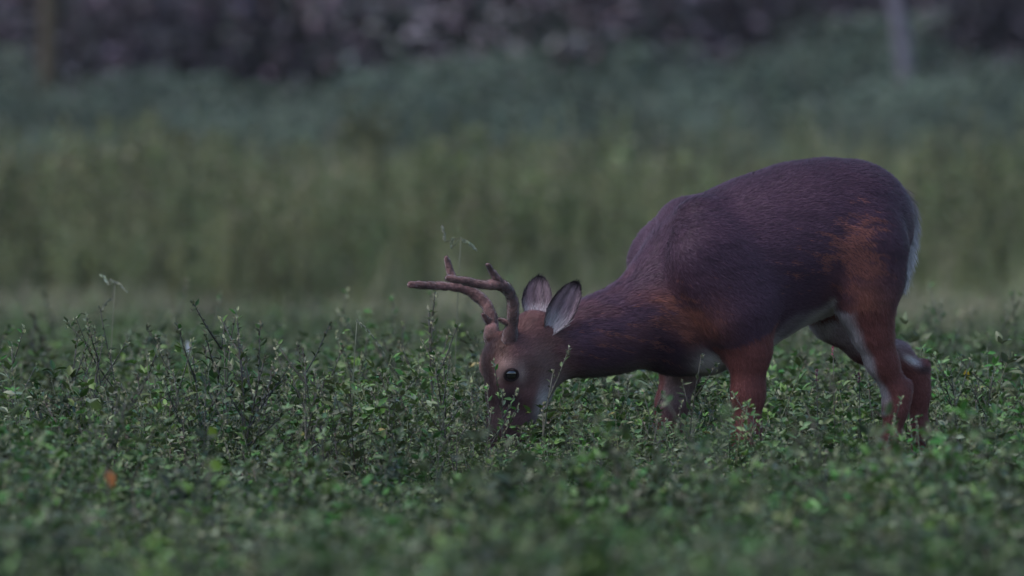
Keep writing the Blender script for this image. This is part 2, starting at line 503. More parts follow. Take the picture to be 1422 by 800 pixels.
def seg_dist(P, A, B):
    """signed distance to a tapered segment with different radii along / across; also the parameter"""
    ab = B[:3] - A[:3]
    h = np.clip(((P - A[:3]) @ ab) / (ab @ ab), 0, 1)
    q = P - A[:3] - h[..., None] * ab
    ra = A[3] + h * (B[3] - A[3]); rb = A[4] + h * (B[4] - A[4])
    s = ra / rb
    qy = q[..., 1] * s
    m = np.sqrt(q[..., 0] ** 2 + qy ** 2 + q[..., 2] ** 2) + 1e-9
    g = np.sqrt(q[..., 0] ** 2 + (qy * s) ** 2 + q[..., 2] ** 2) / m
    return (m - ra) / np.maximum(g, .3), h

H = 0.0065
allp = np.array([p for _, ps in CHL.values() for p in ps])
lo = allp[:, :3].min(0) - .26; hi = allp[:, :3].max(0) + .26
lo[2] = 0.01
nn = np.ceil((hi - lo) / H).astype(int)
axs = [lo[i] + H * np.arange(nn[i]) for i in range(3)]
F = np.full(nn, 0.3, np.float32)
for k, (bl, ps) in CHL.items():
    for A, B in zip(ps[:-1], ps[1:]):
        m = max(A[3], B[3], A[4], B[4]) + bl + .02
        l = np.clip(((np.minimum(A[:3], B[:3]) - m - lo) / H).astype(int), 0, nn - 2)
        h = np.clip(((np.maximum(A[:3], B[:3]) + m - lo) / H).astype(int) + 1, 1, nn)
        g = np.stack(np.meshgrid(*[axs[i][l[i]:h[i]] for i in range(3)], indexing='ij'), -1)
        d, _ = seg_dist(g, A, B)
        sub = F[l[0]:h[0], l[1]:h[1], l[2]:h[2]]
        e = np.maximum(bl - np.abs(sub - d), 0) / bl
        F[l[0]:h[0], l[1]:h[1], l[2]:h[2]] = np.minimum(sub, d) - e * e * bl * .25

def surface_nets(F, lo, H):
    S = F < 0
    n = np.array(F.shape) - 1
    c = lambda A, o: A[o[0]:o[0] + n[0], o[1]:o[1] + n[1], o[2]:o[2] + n[2]]
    offs = [(a, b, d) for a in (0, 1) for b in (0, 1) for d in (0, 1)]
    cnt = sum(c(S, o).astype(np.int8) for o in offs)
    act = (cnt > 0) & (cnt < 8)
    I = np.argwhere(act)
    vid = np.full(tuple(n), -1, np.int64); vid[act] = np.arange(len(I))
    acc = np.zeros((len(I), 3)); num = np.zeros(len(I))
    for a in offs:
        for ax in range(3):
            if a[ax]: continue
            b = list(a); b[ax] = 1
            fa = F[I[:, 0] + a[0], I[:, 1] + a[1], I[:, 2] + a[2]]; fb = F[I[:, 0] + b[0], I[:, 1] + b[1], I[:, 2] + b[2]]
            m = (fa < 0) != (fb < 0)
            t = np.where(m, fa / np.where(m, fa - fb, 1), 0)
            p = np.tile(np.array(a, float), (len(I), 1)); p[:, ax] = t
            acc[m] += p[m]; num[m] += 1
    V = lo + H * (I + acc / num[:, None])
    quads = []
    for ax in range(3):
        o1, o2 = [(1, 2), (2, 0), (0, 1)][ax]
        sl = [slice(1, n[0]), slice(1, n[1]), slice(1, n[2])]; sl[ax] = slice(0, n[ax])
        s2 = list(sl); s2[ax] = slice(1, n[ax] + 1)
        A, B = S[tuple(sl)], S[tuple(s2)]
        E = np.argwhere(A != B)
        flip = A[A != B]
        E = E + np.array([0 if ax == i else 1 for i in range(3)])
        def cell(d1, d2):
            J = E.copy(); J[:, o1] -= d1; J[:, o2] -= d2
            return vid[J[:, 0], J[:, 1], J[:, 2]]
        q = np.stack([cell(1, 1), cell(0, 1), cell(0, 0), cell(1, 0)], 1)
        q[~flip] = q[~flip][:, ::-1]
        quads.append(q)
    return V, np.concatenate(quads)

BV, BQ = surface_nets(F, lo, H)
# one gentle smoothing pass
for _ in range(2):
    s = np.zeros_like(BV); cN = np.zeros(len(BV))
    for a in range(4):
        b = (a + 1) % 4
        np.add.at(s, BQ[:, a], BV[BQ[:, b]]); np.add.at(cN, BQ[:, a], 1)
        np.add.at(s, BQ[:, b], BV[BQ[:, a]]); np.add.at(cN, BQ[:, b], 1)
    BV = BV * .5 + .5 * s / cN[:, None]
fn = np.cross(BV[BQ[:, 2]] - BV[BQ[:, 0]], BV[BQ[:, 3]] - BV[BQ[:, 1]])
BN = np.zeros_like(BV)
for a in range(4): np.add.at(BN, BQ[:, a], fn)
BN /= np.linalg.norm(BN, axis=1)[:, None] + 1e-9

# nearest chain, growth direction of the hair, region
best = np.full(len(BV), 9.0); reg = np.zeros(len(BV), int); flow = np.zeros_like(BV); wsum = np.zeros(len(BV))
regd = np.full((7, len(BV)), 9.0)
for k, (bl, ps) in CHL.items():
    for A, B in zip(ps[:-1], ps[1:]):
        d, h = seg_dist(BV, A, B)
        r = REGION[k]
        regd[r] = np.minimum(regd[r], d)
        t = B[:3] - A[:3]; t = t / np.linalg.norm(t)
        if r == 2: t = -t                                   # on the head the hair runs from the nose back
        if k.startswith('shoulder') or k.startswith('hip'): t = t * .55 + np.array((.75, 0, 0))
        if k == 'brisket': t = np.array((.7, 0, -.7))
        if r in (0, 1): t = t + np.array((.15, 0, -.45))
        if r == 2: t = t + np.array((.3, 0, -.1))
        w = np.exp(-np.maximum(d, 0) / .012) + 1e-6
        flow += w[:, None] * t
reg = regd.argmin(0)
flow /= np.linalg.norm(flow, axis=1)[:, None] + 1e-9

# let the growth direction run smoothly over the skin
for _ in range(45):
    flow -= (flow * BN).sum(1)[:, None] * BN
    flow /= np.linalg.norm(flow, axis=1)[:, None] + 1e-6
    s_ = np.zeros_like(flow); c_ = np.zeros(len(BV))
    for a in range(4):
        b = (a + 1) % 4
        for i_, j_ in ((a, b), (b, a)):
            for ch_ in range(3): s_[:, ch_] += np.bincount(BQ[:, i_], flow[BQ[:, j_], ch_], len(BV))
            c_ += np.bincount(BQ[:, i_], None, len(BV))
    flow = flow * .4 + .6 * s_ / c_[:, None]
flow /= np.linalg.norm(flow, axis=1)[:, None] + 1e-9

def sstep(a, b, x):
    t = np.clip((x - a) / (b - a), 0, 1); return t * t * (3 - 2 * t)
def mixc(c, k, m):
    return c * (1 - m[:, None]) + np.asarray(k) * m[:, None]

# coat colours (the animal's own pattern)
C_GREY, C_DARK = (0.074, 0.037, 0.058), (0.040, 0.020, 0.036)
C_RUFOUS, C_TAN = (0.225, 0.080, 0.057), (0.205, 0.125, 0.098)
C_WHITE, C_BROWN = (0.55, 0.50, 0.49), (0.120, 0.066, 0.050)
Bm = BV.copy(); Bm[:, 1] = -np.abs(Bm[:, 1])
PX, PY = to_px(to_world(Bm))                  # coat chart of the near side, mirrored for the far side
PXr, PYr = to_px(to_world(BV))
n1 = vnoise(BV, 14, 1); n2 = vnoise(BV * np.array((9, 30, 30)), 1, 2); n3 = vnoise(BV, 5, 3)
COLR = np.tile(np.array(C_GREY), (len(BV), 1))
jit = (n1 - .5) * 26 + (n2 - .5) * 24
bel = PY + jit
# darker saddle along the spine
COLR = mixc(COLR, C_DARK, .45 * sstep(.55, .95, BN[:, 2]) * (reg == 0))
# rufous on shoulder point, flank and haunch
def blob(cx, cy, rx, ry):
    return np.exp(-(((PX + jit - cx) / rx) ** 2 + ((PY + jit * .8 - cy) / ry) ** 2))
COLR = mixc(COLR, C_RUFOUS, np.clip(blob(958, 448, 44, 38) * (.35 + .8 * n2), 0, 1) * np.isin(reg, (0, 1, 3, 4)))
FLECK = np.clip(.55 * blob(955, 440, 52, 46) + .46 * blob(1205, 350, 46, 60) + .25 * blob(1120, 370, 90, 50) + .30 * blob(850, 462, 90, 48) * (reg == 1) + .3 * blob(1180, 330, 60, 60), 0, .8)
COLR = mixc(COLR, C_RUFOUS, np.clip(blob(1205, 365, 40, 50) * .10, 0, 1))
COLR = mixc(COLR, C_RUFOUS, np.clip(blob(1205, 425, 40, 40), 0, 1) * np.isin(reg, (0, 5, 6)))
COLR = mixc(COLR, C_RUFOUS, np.clip(blob(850, 470, 80, 50) * sstep(.48, .8, n2), 0, .15) * (reg == 1))
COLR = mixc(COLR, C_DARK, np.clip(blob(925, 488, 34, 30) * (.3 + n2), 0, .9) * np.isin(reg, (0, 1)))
COLR = mixc(COLR, C_DARK, np.clip(blob(1105, 385, 52, 42) * .55, 0, 1) * (reg == 0))
# underside: belly and brisket white
belly = sstep(-.55, -.80, BN[:, 2] + (n1 - .5) * .3) * (PX > 1045) * (reg == 0)
COLR = mixc(COLR, C_WHITE, belly * .85)
COLR = mixc(COLR, C_WHITE, np.clip(np.exp(-(((PXr - 985) / 22) ** 2 + ((PYr - 505) / 18) ** 2)) * 1.3, 0, .9) * np.isin(reg, (0, 1, 3)) * (BV[:, 1] > -.10))
# legs: rufous outside, white inside on the upper part
zleg = BV[:, 2]
for r, sgn in ((3, -1), (4, 1), (5, -1), (6, 1)):
    m = (reg == r)
    COLR = np.where(m[:, None], mixc(COLR, (0.185, 0.061, 0.054), sstep(.62, .50, zleg)), COLR)
    inner = sstep(.05, .55, -sgn * BN[:, 1] + (n1 - .5) * .3)
    if r in (3, 4):
        COLR = np.where(m[:, None], mixc(COLR, (0.36, 0.30, 0.32), inner * sstep(.24, .34, zleg) * (.7 if r == 3 else .5)), COLR)
    else:
        # the thigh's front edge and inside are white down to the hock
        fr = sstep(.25, .75, -BN[:, 0] - .25 * sgn * BN[:, 1] + (n1 - .5) * .35)
        up = sstep(.27, .34, zleg) * sstep(.66, .54, zleg)
        if r == 6: up = up * sstep(.40, .47, zleg)
        COLR = np.where(m[:, None], mixc(COLR, (0.48, 0.42, 0.44), np.maximum(inner * (.8 if r == 5 else .55), fr * .95) * up), COLR)
# tarsal tuft on the inside of the far hock
COLR = mixc(COLR, (0.62, 0.55, 0.55), np.clip(1.6 * np.exp(-(((PXr - 1264) / 10) ** 2 + ((PYr - 499 - (PXr - 1264) * .45) / 5.0) ** 2)), 0, 1) * (reg == 6))
COLR = mixc(COLR, (0.045, 0.022, 0.018), np.clip(1.4 * np.exp(-(((PXr - 1282) / 9) ** 2 + ((PYr - 513) / 5) ** 2)), 0, .85) * (reg == 6))
# neck: greyer and paler along the throat
COLR = mixc(COLR, (0.150, 0.105, 0.095), np.clip(sstep(495, 520, PY + jit) * (PX < 900) * (reg == 1) * .7, 0, 1))
# head
hd = reg == 2
hdw = sstep(.030, -.020, regd[2] - np.minimum(regd[0], regd[1]) + (n2 - .5) * .03)
HC = mixc(np.tile(np.array((0.125, 0.062, 0.062)), (len(BV), 1)), C_RUFOUS, .30 * n1) * (.75 + .5 * n2)[:, None]
COLR = COLR * (1 - hdw[:, None]) + HC * hdw[:, None]
def hblob(cx, cy, rx, ry, p=1.0):
    return np.clip(p * np.exp(-(((PX - cx) / rx) ** 2 + ((PY - cy) / ry) ** 2)), 0, 1) * hd
COLR = mixc(COLR, (0.024, 0.013, 0.015), .92 * hd * sstep(.046, .022, np.abs(BV[:, 1])) * sstep(738, 706, PX) * sstep(462, 474, PY))   # dark forehead band
COLR = mixc(COLR, (0.075, 0.035, 0.028), hblob(695, 488, 11, 26, 1.1))
COLR = mixc(COLR, (0.36, 0.22, 0.19), hblob(703, 506, 15, 9, 1.0))              # pale brow
COLR = mixc(COLR, (0.36, 0.25, 0.23), hblob(724, 519, 7, 14, 1.0))
COLR = mixc(COLR, (0.34, 0.23, 0.21), hblob(694, 522, 6, 10, .8))
COLR = mixc(COLR, (0.032, 0.019, 0.022), hblob(702, 556, 17, 18, 1.3))              # dark gland and muzzle
COLR = mixc(COLR, (0.050, 0.032, 0.034), hd * sstep(556, 590, PY) * sstep(728, 706, PX) * .6)
COLR = mixc(COLR, (0.190, 0.120, 0.108), hblob(755, 505, 24, 26, .7))
COLR = mixc(COLR, C_WHITE, np.clip(hblob(756, 568, 13, 26, 1.3), 0, .9) * sstep(.2, .55, BN[:, 0] - .2 * BN[:, 1] - .3 * BN[:, 2]))
COLR = mixc(COLR, (0.24, 0.18, 0.17), hblob(776, 535, 20, 18, .7))
COLR *= (0.86 + .28 * n3)[:, None]

# hair length and lie
LEN = np.full(len(BV), .014)
LEN = np.where(reg == 1, .018, LEN)
LEN = np.where(hd, np.where(PX > 770, .018, .011), LEN)
LEN = np.where(np.isin(reg, (3, 4, 5, 6)), .010 + .012 * sstep(.35, .6, zleg), LEN)
LEN = np.where((reg == 0) & (BN[:, 2] < -.5), .018, LEN)
FUR_V, FUR_C, FUR_F, FUR_N = [], [], [], []
fur_n = 0
def add_fur(V, Q, N, Fl, C, Ln, density, width=.0011, lift=.11, seed=0, vary_c=.26, fleck=None):
    """short hair lying along the growth direction, one tapering ribbon each"""
    global fur_n
    rg = np.random.default_rng(seed)
    T = np.concatenate([Q[:, [0, 1, 2]], Q[:, [0, 2, 3]]])
    ar = np.linalg.norm(np.cross(V[T[:, 1]] - V[T[:, 0]], V[T[:, 2]] - V[T[:, 0]]), axis=1) * .5
    n = int(ar.sum() * density)
    ti = T[rg.choice(len(T), n, p=ar / ar.sum())]
    r1, r2 = np.sqrt(rg.random(n)), rg.random(n)
    w = np.stack([1 - r1, r1 * (1 - r2), r1 * r2], 1)
    I = lambda A: np.einsum('nk,nkc->nc', w, A[ti])
    p, nr, fl, c = I(V), I(N), I(Fl), I(C)
    ln = (w * Ln[ti]).sum(1) * rg.uniform(.6, 1.3, n)
    nr /= np.linalg.norm(nr, axis=1)[:, None] + 1e-9
    fl = fl - (fl * nr).sum(1)[:, None] * nr + rg.normal(0, .16, (n, 3))
    fl /= np.linalg.norm(fl, axis=1)[:, None] + 1e-9
    lf = (lift * rg.uniform(.3, 1.7, n))[:, None]
    d1 = fl + nr * lf * 1.4; d1 /= np.linalg.norm(d1, axis=1)[:, None]
    mid = p + d1 * (ln * .5)[:, None]
    d2 = fl + nr * lf * .35; d2 /= np.linalg.norm(d2, axis=1)[:, None]
    tip = mid + d2 * (ln * .5)[:, None]
    sd = np.cross(nr, fl) + nr * rg.normal(0, .35, n)[:, None]
    sd /= np.linalg.norm(sd, axis=1)[:, None] + 1e-9
    sd *= width * .5
    p = p - nr * .002
    vv = np.stack([p - sd, p + sd, mid - sd * .9, mid + sd * .9, tip], 1)
    k = rg.uniform(1 - vary_c, 1 + vary_c, n)
    if fleck is not None:                                  # single hairs and small locks of another colour
        q = vnoise(p * np.array((26, 90, 95)) + p[:, [2, 1, 0]] * np.array((0, 0, 18)), 1, 77) * .64 + rg.random(n) * .36
        on = (q < (w * fleck[ti]).sum(1) * .95 + .0) & (c.max(1) < .3)
        c = np.where(on[:, None], c * .25 + .75 * np.array(C_RUFOUS) * 1.15, c)
        dk = (vnoise(p * np.array((22, 70, 80)), 1, 78) < .34) & (c.max(1) < .3)
        c = np.where(dk[:, None], c * .80, c)
    cc = c * k[:, None]
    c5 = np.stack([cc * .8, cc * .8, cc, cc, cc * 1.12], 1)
    nn_ = nr + rg.normal(0, .16, (n, 3)) + np.cross(fl, sd / width) * 0
    nn_ /= np.linalg.norm(nn_, axis=1)[:, None]
    FUR_N.append(np.repeat(nn_, 5, axis=0))
    FUR_V.append(vv.reshape(-1, 3)); FUR_C.append(np.clip(c5.reshape(-1, 3), 0, .8))
    b = fur_n + 5 * np.arange(n)[:, None]
    FUR_F.append(np.concatenate([b + np.array([[0, 3, 1]]), b + np.array([[0, 2, 3]]), b + np.array([[2, 4, 3]])]))
    fur_n += 5 * n

hoofs = [CHL[k][1][-1] for k in ('foreleg_n', 'foreleg_f', 'hindleg_n', 'hindleg_f')]
hoof_w = [to_world(h[:3]) for h in hoofs]
base = np.mean(hoof_w, 0)
deer = empty('deer', (base[0], base[1], 0))
tag(deer, 'young antlered buck with grey-brown and rufous coat grazing head down in the crop', 'deer')

# (a) eyes
def ellipsoid(c, ax, rad, col, nu=20, nv=12):
    vs, qs = [], []
    for i in range(nv + 1):
        ph = math.pi * i / nv
        for j in range(nu):
            a = 2 * math.pi * j / nu
            q = (math.sin(ph) * math.cos(a) * rad[0], math.sin(ph) * math.sin(a) * rad[1], math.cos(ph) * rad[2])
            vs.append(np.asarray(c) + ax[0] * q[0] + ax[1] * q[1] + ax[2] * q[2])
    for i in range(nv):
        for j in range(nu):
            qs.append((i * nu + j, i * nu + (j + 1) % nu, (i + 1) * nu + (j + 1) % nu, (i + 1) * nu + j))
    return np.array(vs), np.array(qs), col
LAX = [to_world(np.array(e, float)) - to_world(np.zeros(3)) for e in ((1, 0, 0), (0, 1, 0), (0, 0, 1))]
eyes = []
for sgn, (ex, ey) in ((-1, (709.5, 520.0)), (1, (681, 518))):
    c = L(ex, ey, sgn * .0600)
    # sink the eyeball so that about a third of it stands proud of the face
    near = np.argsort(((BV - c) ** 2).sum(1))[:40]
    cs = BV[near].mean(0); ns = BN[near].mean(0); ns /= np.linalg.norm(ns)
    c = c - ns * ((c - cs) @ ns) - ns * .0100
    eyes.append((c, ns))
    V, Q, _ = ellipsoid(to_world(c), LAX, (.0185, .0175, .0165), None)
    eye = obj('eye', mesh_arrays('eye', V, [Q], np.tile((0.006, 0.005, 0.007), (len(V), 1))), M_EYE, deer)
    # lid rim
    ref = np.cross(ns, (0, 0, 1.)); ref /= np.linalg.norm(ref); ref2 = np.cross(ns, ref)
    mb = MB()
    ring = [to_world(c + ns * .0095 + (ref * math.cos(a) * 1.08 + ref2 * math.sin(a) * .95) * .0160) for a in np.linspace(0, 2 * math.pi, 25)]
    mb.tube(ring, .0034, (0.026, 0.016, 0.016), 6, cap=False)
    obj('eyelid', mb.mesh('eyelid'), M_SKIN, eye)
    # upper lid hooding the top of the eye
    V2, Q2, _ = ellipsoid(np.zeros(3), [np.array(e, float) for e in ((1, 0, 0), (0, 1, 0), (0, 0, 1))], (.0205, .0200, .0182), None, 28, 20)
    kq = Q2[V2[Q2].mean(1)[:, 2] > .0085]
    obj('eyelid', mesh_arrays('eyelid', to_world(V2 + c), [kq], np.tile((0.060, 0.034, 0.034), (len(V2), 1))), M_SKIN, eye)

# (b) body surface
LENm = LEN.copy(); DENS = np.ones(len(BV))
for c, ns in eyes:
    d = np.linalg.norm(BV - c, axis=1)
    LENm = np.where(d < .05, LENm * np.clip((d - .014) / .036, .0, 1), LENm)
body = obj('body', mesh_arrays('body', to_world(BV), [BQ], COLR * .75), M_SKIN, deer)
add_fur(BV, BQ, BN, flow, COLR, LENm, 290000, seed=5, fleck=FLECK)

# (c) ears: cupped leaf-shaped shells
def ear(base, tip, facing, width, seed, tone=1.0):
    base, tip = np.asarray(base), np.asarray(tip)
    ax = tip - base; Ln = np.linalg.norm(ax); ax /= Ln
    nf = facing - (facing @ ax) * ax; nf /= np.linalg.norm(nf)
    sd = np.cross(ax, nf)
    ns, ntt = 26, 15
    V, C = [], []
    for side in (0, 1):                                    # 0 inside, 1 outside
        for i in range(ns):
            s = i / (ns - 1)
            w = width * (.26 + .74 * math.sin(min(1, s / .52) * math.pi / 2)) if s < .52 else width * math.sqrt(max(0, 1 - ((s - .52) / .485) ** 2.1))
            cup = (.55 - .25 * s) * w
            for j in range(ntt):
                t = -1 + 2 * j / (ntt - 1)
                an = t * (1.15 - .45 * s)
                off = sd * math.sin(an) * w * .56 + nf * ((1 - math.cos(an)) * cup - cup * .6)
                th = nf * (-.004 * (1 - t * t) * (1 - s * .6)) * side
                V.append(base + ax * Ln * s + off + th - nf * .02 * s * s)
                rim = sstep(.80, .98, np.array([abs(t)]))[0]; tipd = sstep(.78, .97, np.array([s]))[0]
                if side == 0:
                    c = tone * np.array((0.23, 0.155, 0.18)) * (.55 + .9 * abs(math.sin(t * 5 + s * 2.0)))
                    c = c * (1 - .95 * max(rim, tipd)) + np.array((.016, .011, .014)) * .95 * max(rim, tipd)
                    wt = max(0, 1 - s / .42) ** .8
                    c = c * (1 - wt) + np.array((.42, .38, .40)) * wt
                else:
                    c = np.array((0.095, 0.062, 0.068)) * (1 - .85 * tipd)
                C.append(c)
    idx = np.arange(2 * ns * ntt).reshape(2, ns, ntt)
    q = [np.stack([idx[0, :-1, :-1], idx[0, 1:, :-1], idx[0, 1:, 1:], idx[0, :-1, 1:]], -1).reshape(-1, 4),
         np.stack([idx[1, :-1, :-1], idx[1, :-1, 1:], idx[1, 1:, 1:], idx[1, 1:, :-1]], -1).reshape(-1, 4)]
    for j in (0, ntt - 1):
        q.append(np.stack([idx[0, :-1, j], idx[0, 1:, j], idx[1, 1:, j], idx[1, :-1, j]], -1))
    q.append(np.stack([idx[0, -1, :-1], idx[0, -1, 1:], idx[1, -1, 1:], idx[1, -1, :-1]], -1))
    V, C = np.array(V), np.array(C)
    obj('ear', mesh_arrays('ear', to_world(V), q, C), M_SKIN, deer)
    half = ns * ntt
    N = np.zeros_like(V)
    for k, qq in enumerate(q[:2]):
        f = np.cross(V[qq[:, 2]] - V[qq[:, 0]], V[qq[:, 3]] - V[qq[:, 1]])
        for a in range(4): np.add.at(N, qq[:, a], f)
    want = np.concatenate([np.tile(nf, (half, 1)), np.tile(-nf, (half, 1))])
    N *= np.sign((N * want).sum(1))[:, None]
    N /= np.linalg.norm(N, axis=1)[:, None] + 1e-9
    s_of = np.tile(np.repeat(np.linspace(0, 1, ns), ntt), 2)
    Ln_ = np.where(np.arange(len(V)) < half, .030 * (1 - .75 * s_of), .010)
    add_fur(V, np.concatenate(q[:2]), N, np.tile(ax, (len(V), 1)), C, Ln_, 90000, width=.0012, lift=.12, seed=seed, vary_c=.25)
ear(L(761, 464, -.056), L(803, 395, -.120), np.array((-.35, -1.0, -.15)), .078, 21)
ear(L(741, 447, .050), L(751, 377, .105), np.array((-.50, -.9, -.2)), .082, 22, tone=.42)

# (d) antlers in velvet
def spline(pts, n):
    P = np.array([np.asarray(p, float) for p in pts])
    P = np.vstack([2 * P[0] - P[1], P, 2 * P[-1] - P[-2]])
    out = []
    m = len(P) - 3
    for t in np.linspace(0, m - 1e-6, n):
        i = int(t); f = t - i
        a, b, c, d = P[i:i + 4]
        out.append(.5 * ((2 * b) + (-a + c) * f + (2 * a - 5 * b + 4 * c - d) * f * f + (-a + 3 * b - 3 * c + d) * f ** 3))
    return np.array(out)
def antler(beam, tines, seed):
    mb = MB(); rg = np.random.default_rng(seed)
    def limb(pts, n):
        S = spline([np.concatenate([L(a, b, v), [r]]) for a, b, v, r in pts], n)
        P, R = to_world(S[:, :3]), S[:, 3]
        R = R * (1 + .10 * (vnoise(P, 45, seed) - .5) * 2)
        d = P[-1] - P[-2]; d /= np.linalg.norm(d)
        r0 = R[-1]
        P = np.vstack([P, P[-1] + d * r0 * .5, P[-1] + d * r0 * .85]); R = np.concatenate([R, [r0 * .82, r0 * .45]])
        c0 = np.array((0.140, 0.071, 0.066))
        k = vnoise(P, 60, seed + 3)
        cols = c0 * (.35 + 1.3 * k)[:, None]; R = R * 1.1
        mb.tube(P, R, cols, 16)
    limb(beam, 60)
    for t in tines: limb(t, 18)
    A = np.array(mb.v)
    D = np.stack([vnoise(A, 110, seed + 10 + i) - .5 for i in range(3)], 1) * .0036 + np.stack([vnoise(A, 300, seed + 20 + i) - .5 for i in range(3)], 1) * .0022
    mb.v = [tuple(a) for a in A + D]
    K = .55 + .9 * vnoise(A, 130, seed + 30)
    mb.c = [tuple(a) for a in np.array(mb.c) * K[:, None]]
    AV = to_local(np.array(mb.v)); AQ = np.array(mb.q)
    f = np.cross(AV[AQ[:, 2]] - AV[AQ[:, 0]], AV[AQ[:, 3]] - AV[AQ[:, 1]])
    AN = np.zeros_like(AV)
    for a in range(4): np.add.at(AN, AQ[:, a], f)
    ctr = np.array([AV[q].mean(0) for q in AQ.reshape(-1, 16, 4).reshape(-1, 64)])
    cv = np.zeros_like(AV); cv[AQ] = np.repeat(ctr, 16, axis=0)[:, None, :]
    AN *= np.sign((AN * (AV - cv)).sum(1))[:, None]
    AN /= np.linalg.norm(AN, axis=1)[:, None] + 1e-9
    fl = np.roll(AV, -16, axis=0) - AV; fl /= np.linalg.norm(fl, axis=1)[:, None] + 1e-9
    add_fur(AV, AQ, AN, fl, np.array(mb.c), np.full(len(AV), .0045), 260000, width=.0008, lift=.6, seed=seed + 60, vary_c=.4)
    return obj('antler', mb.mesh('antler'), M_VELVET, deer)
antler([(712, 482, -.034, .0165), (708, 469, -.039, .0190), (711, 452, -.050, .0135), (712.5, 436, -.066, .0122), (712, 418, -.084, .0118), (706, 404, -.098, .0122), (693, 395, -.106, .0122), (672, 396, -.108, .0100), (648, 391, -.104, .0088), (622, 386, -.096, .0072)],
       [[(696, 397, -.106, .0105), (688, 384, -.110, .0088), (682, 375, -.113, .0074), (677, 368, -.114, .0058)],
        [(710, 452, -.048, .0095), (701, 447, -.046, .0070), (692.5, 443.5, -.044, .0036)]], 1)
antler([(686, 480, .034, .0165), (683, 467, .039, .0190), (683, 450, .050, .0138), (680, 433, .066, .0128), (669, 416, .084, .0128), (648, 402, .098, .0118), (625, 398, .106, .0102), (598, 396.5, .108, .0092), (570, 395, .104, .0076)],
       [[(634, 398, .104, .0095), (627, 383, .108, .0082), (623, 370, .112, .0066), (620, 359, .113, .0052)],
        [(682, 450, .048, .0095), (675, 443, .046, .0068), (671, 437, .044, .0045)]], 2)

# (e) nose, tail, hooves
V, Q, _ = ellipsoid(to_world(L(690, 628, 0)), LAX, (.024, .030, .022), None)
obj('nose', mesh_arrays('nose', V, [Q], np.tile((0.02, 0.016, 0.018), (len(V), 1))), M_HORN, deer)
tail_path = spline([np.concatenate([L(a, b, .0), [c, d]]) for a, b, c, d in ((1244, 262, .016, .018), (1261, 290, .014, .022), (1261, 325, .014, .027), (1254, 362, .012, .024), (1248, 396, .007, .013))], 24)
tv, tq, tn, tc = [], [], [], []
nt_ = 16
for i in range(24):
    p = tail_path[i]; t = tail_path[min(i + 1, 23)][:3] - tail_path[max(i - 1, 0)][:3]; t /= np.linalg.norm(t)
    a = np.cross((0, 1., 0), t); a /= np.linalg.norm(a)
    if a[0] < 0: a = -a
    for j in range(nt_):
        an = 2 * math.pi * j / nt_
        o = a * math.cos(an) * p[3] + np.array((0, 1., 0)) * math.sin(an) * p[4]
        tv.append(p[:3] + o); tn.append(o / (np.linalg.norm(o) + 1e-9))
        back = sstep(.55, .95, np.array([math.cos(an)]))[0]
        tcol = np.array((.16, .11, .11)) + (np.array((.55, .51, .53)) - np.array((.16, .11, .11))) * min(1, i / 14)
        tc.append(tcol * (1 - .7 * back) + np.array((.13, .08, .07)) * .7 * back)
for i in range(23):
    for j in range(nt_):
        tq.append((i * nt_ + j, i * nt_ + (j + 1) % nt_, (i + 1) * nt_ + (j + 1) % nt_, (i + 1) * nt_ + j))
tv, tn, tc, tq = map(np.array, (tv, tn, tc, tq))
obj('tail', mesh_arrays('tail', to_world(tv), [tq], tc), M_SKIN, deer)
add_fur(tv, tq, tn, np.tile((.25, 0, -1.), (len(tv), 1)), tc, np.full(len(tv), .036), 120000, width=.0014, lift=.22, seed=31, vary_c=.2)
for hf in hoofs:
    for sd in (-1, 1):
        mb = MB()
        c = hf[:3] + np.array((-.012, sd * .011, 0))
        top = c[2] + .002
        pts = [(c + np.array((-.012 * k, 0, -c[2] + z))) for k, z in ((0, top), (1.0, top * .55), (2.2, .004))]
        mb.tube([to_world(p) for p in pts], [.0125, .0150, .0165], (0.018, 0.015, 0.015), 8)
        obj('hoof', mb.mesh('hoof'), M_HORN, deer)

# (f) the coat
FV = to_world(np.concatenate(FUR_V)); FC = np.concatenate(FUR_C)
FF = np.concatenate(FUR_F)
fur = obj('fur', mesh_arrays('fur', FV, [FF], FC), M_FUR, deer)
FN = to_world(np.concatenate(FUR_N)) - to_world(np.zeros(3))
fur.data.normals_split_custom_set_from_vertices(FN.astype(np.float32))     # hair lies on the skin and shades with it
tag(fur, kind='stuff')
LEGS_XY = []
for k in ('foreleg_n', 'foreleg_f', 'hindleg_n', 'hindleg_f'):
    for p in CHL[k][1]:
        if p[2] < .36: w = to_world(p[:3]); LEGS_XY.append((w[0], w[1], .045))
for k in ('skull', 'jaw'):
    for p in CHL[k][1]:
        if p[2] < .40: w = to_world(p[:3]); LEGS_XY.append((w[0], w[1], .055))

# ------------------------------------------------------------------ the crop
def jittered(x0, x1, y0, y1, dens):
    n = int((x1 - x0) * (y1 - y0) * dens)
    nx = max(1, int(math.sqrt(n * (x1 - x0) / (y1 - y0)))); ny = max(1, n // nx)
    X, Y = np.meshgrid(np.arange(nx), np.arange(ny), indexing='ij')
    X = x0 + (X + RNG.random(X.shape)) * (x1 - x0) / nx; Y = y0 + (Y + RNG.random(Y.shape)) * (y1 - y0) / ny
    return np.stack([X.ravel(), Y.ravel()], 1)
pts = np.concatenate([jittered(-4.2, 4.2, -17, 8, 110), jittered(-5.2, 5.2, 8, 23, 62), jittered(-7, 7, 23, 40.5, 46)])
keep = np.ones(len(pts), bool)
for x, y, r in LEGS_XY:
    keep &= (pts[:, 0] - x) ** 2 + (pts[:, 1] - y) ** 2 > r * r
keep &= pts[:, 1] < 33.5 + 3.5 * (vnoise(np.c_[pts, np.zeros(len(pts))], .6, 8) - .5)
pts = pts[keep]
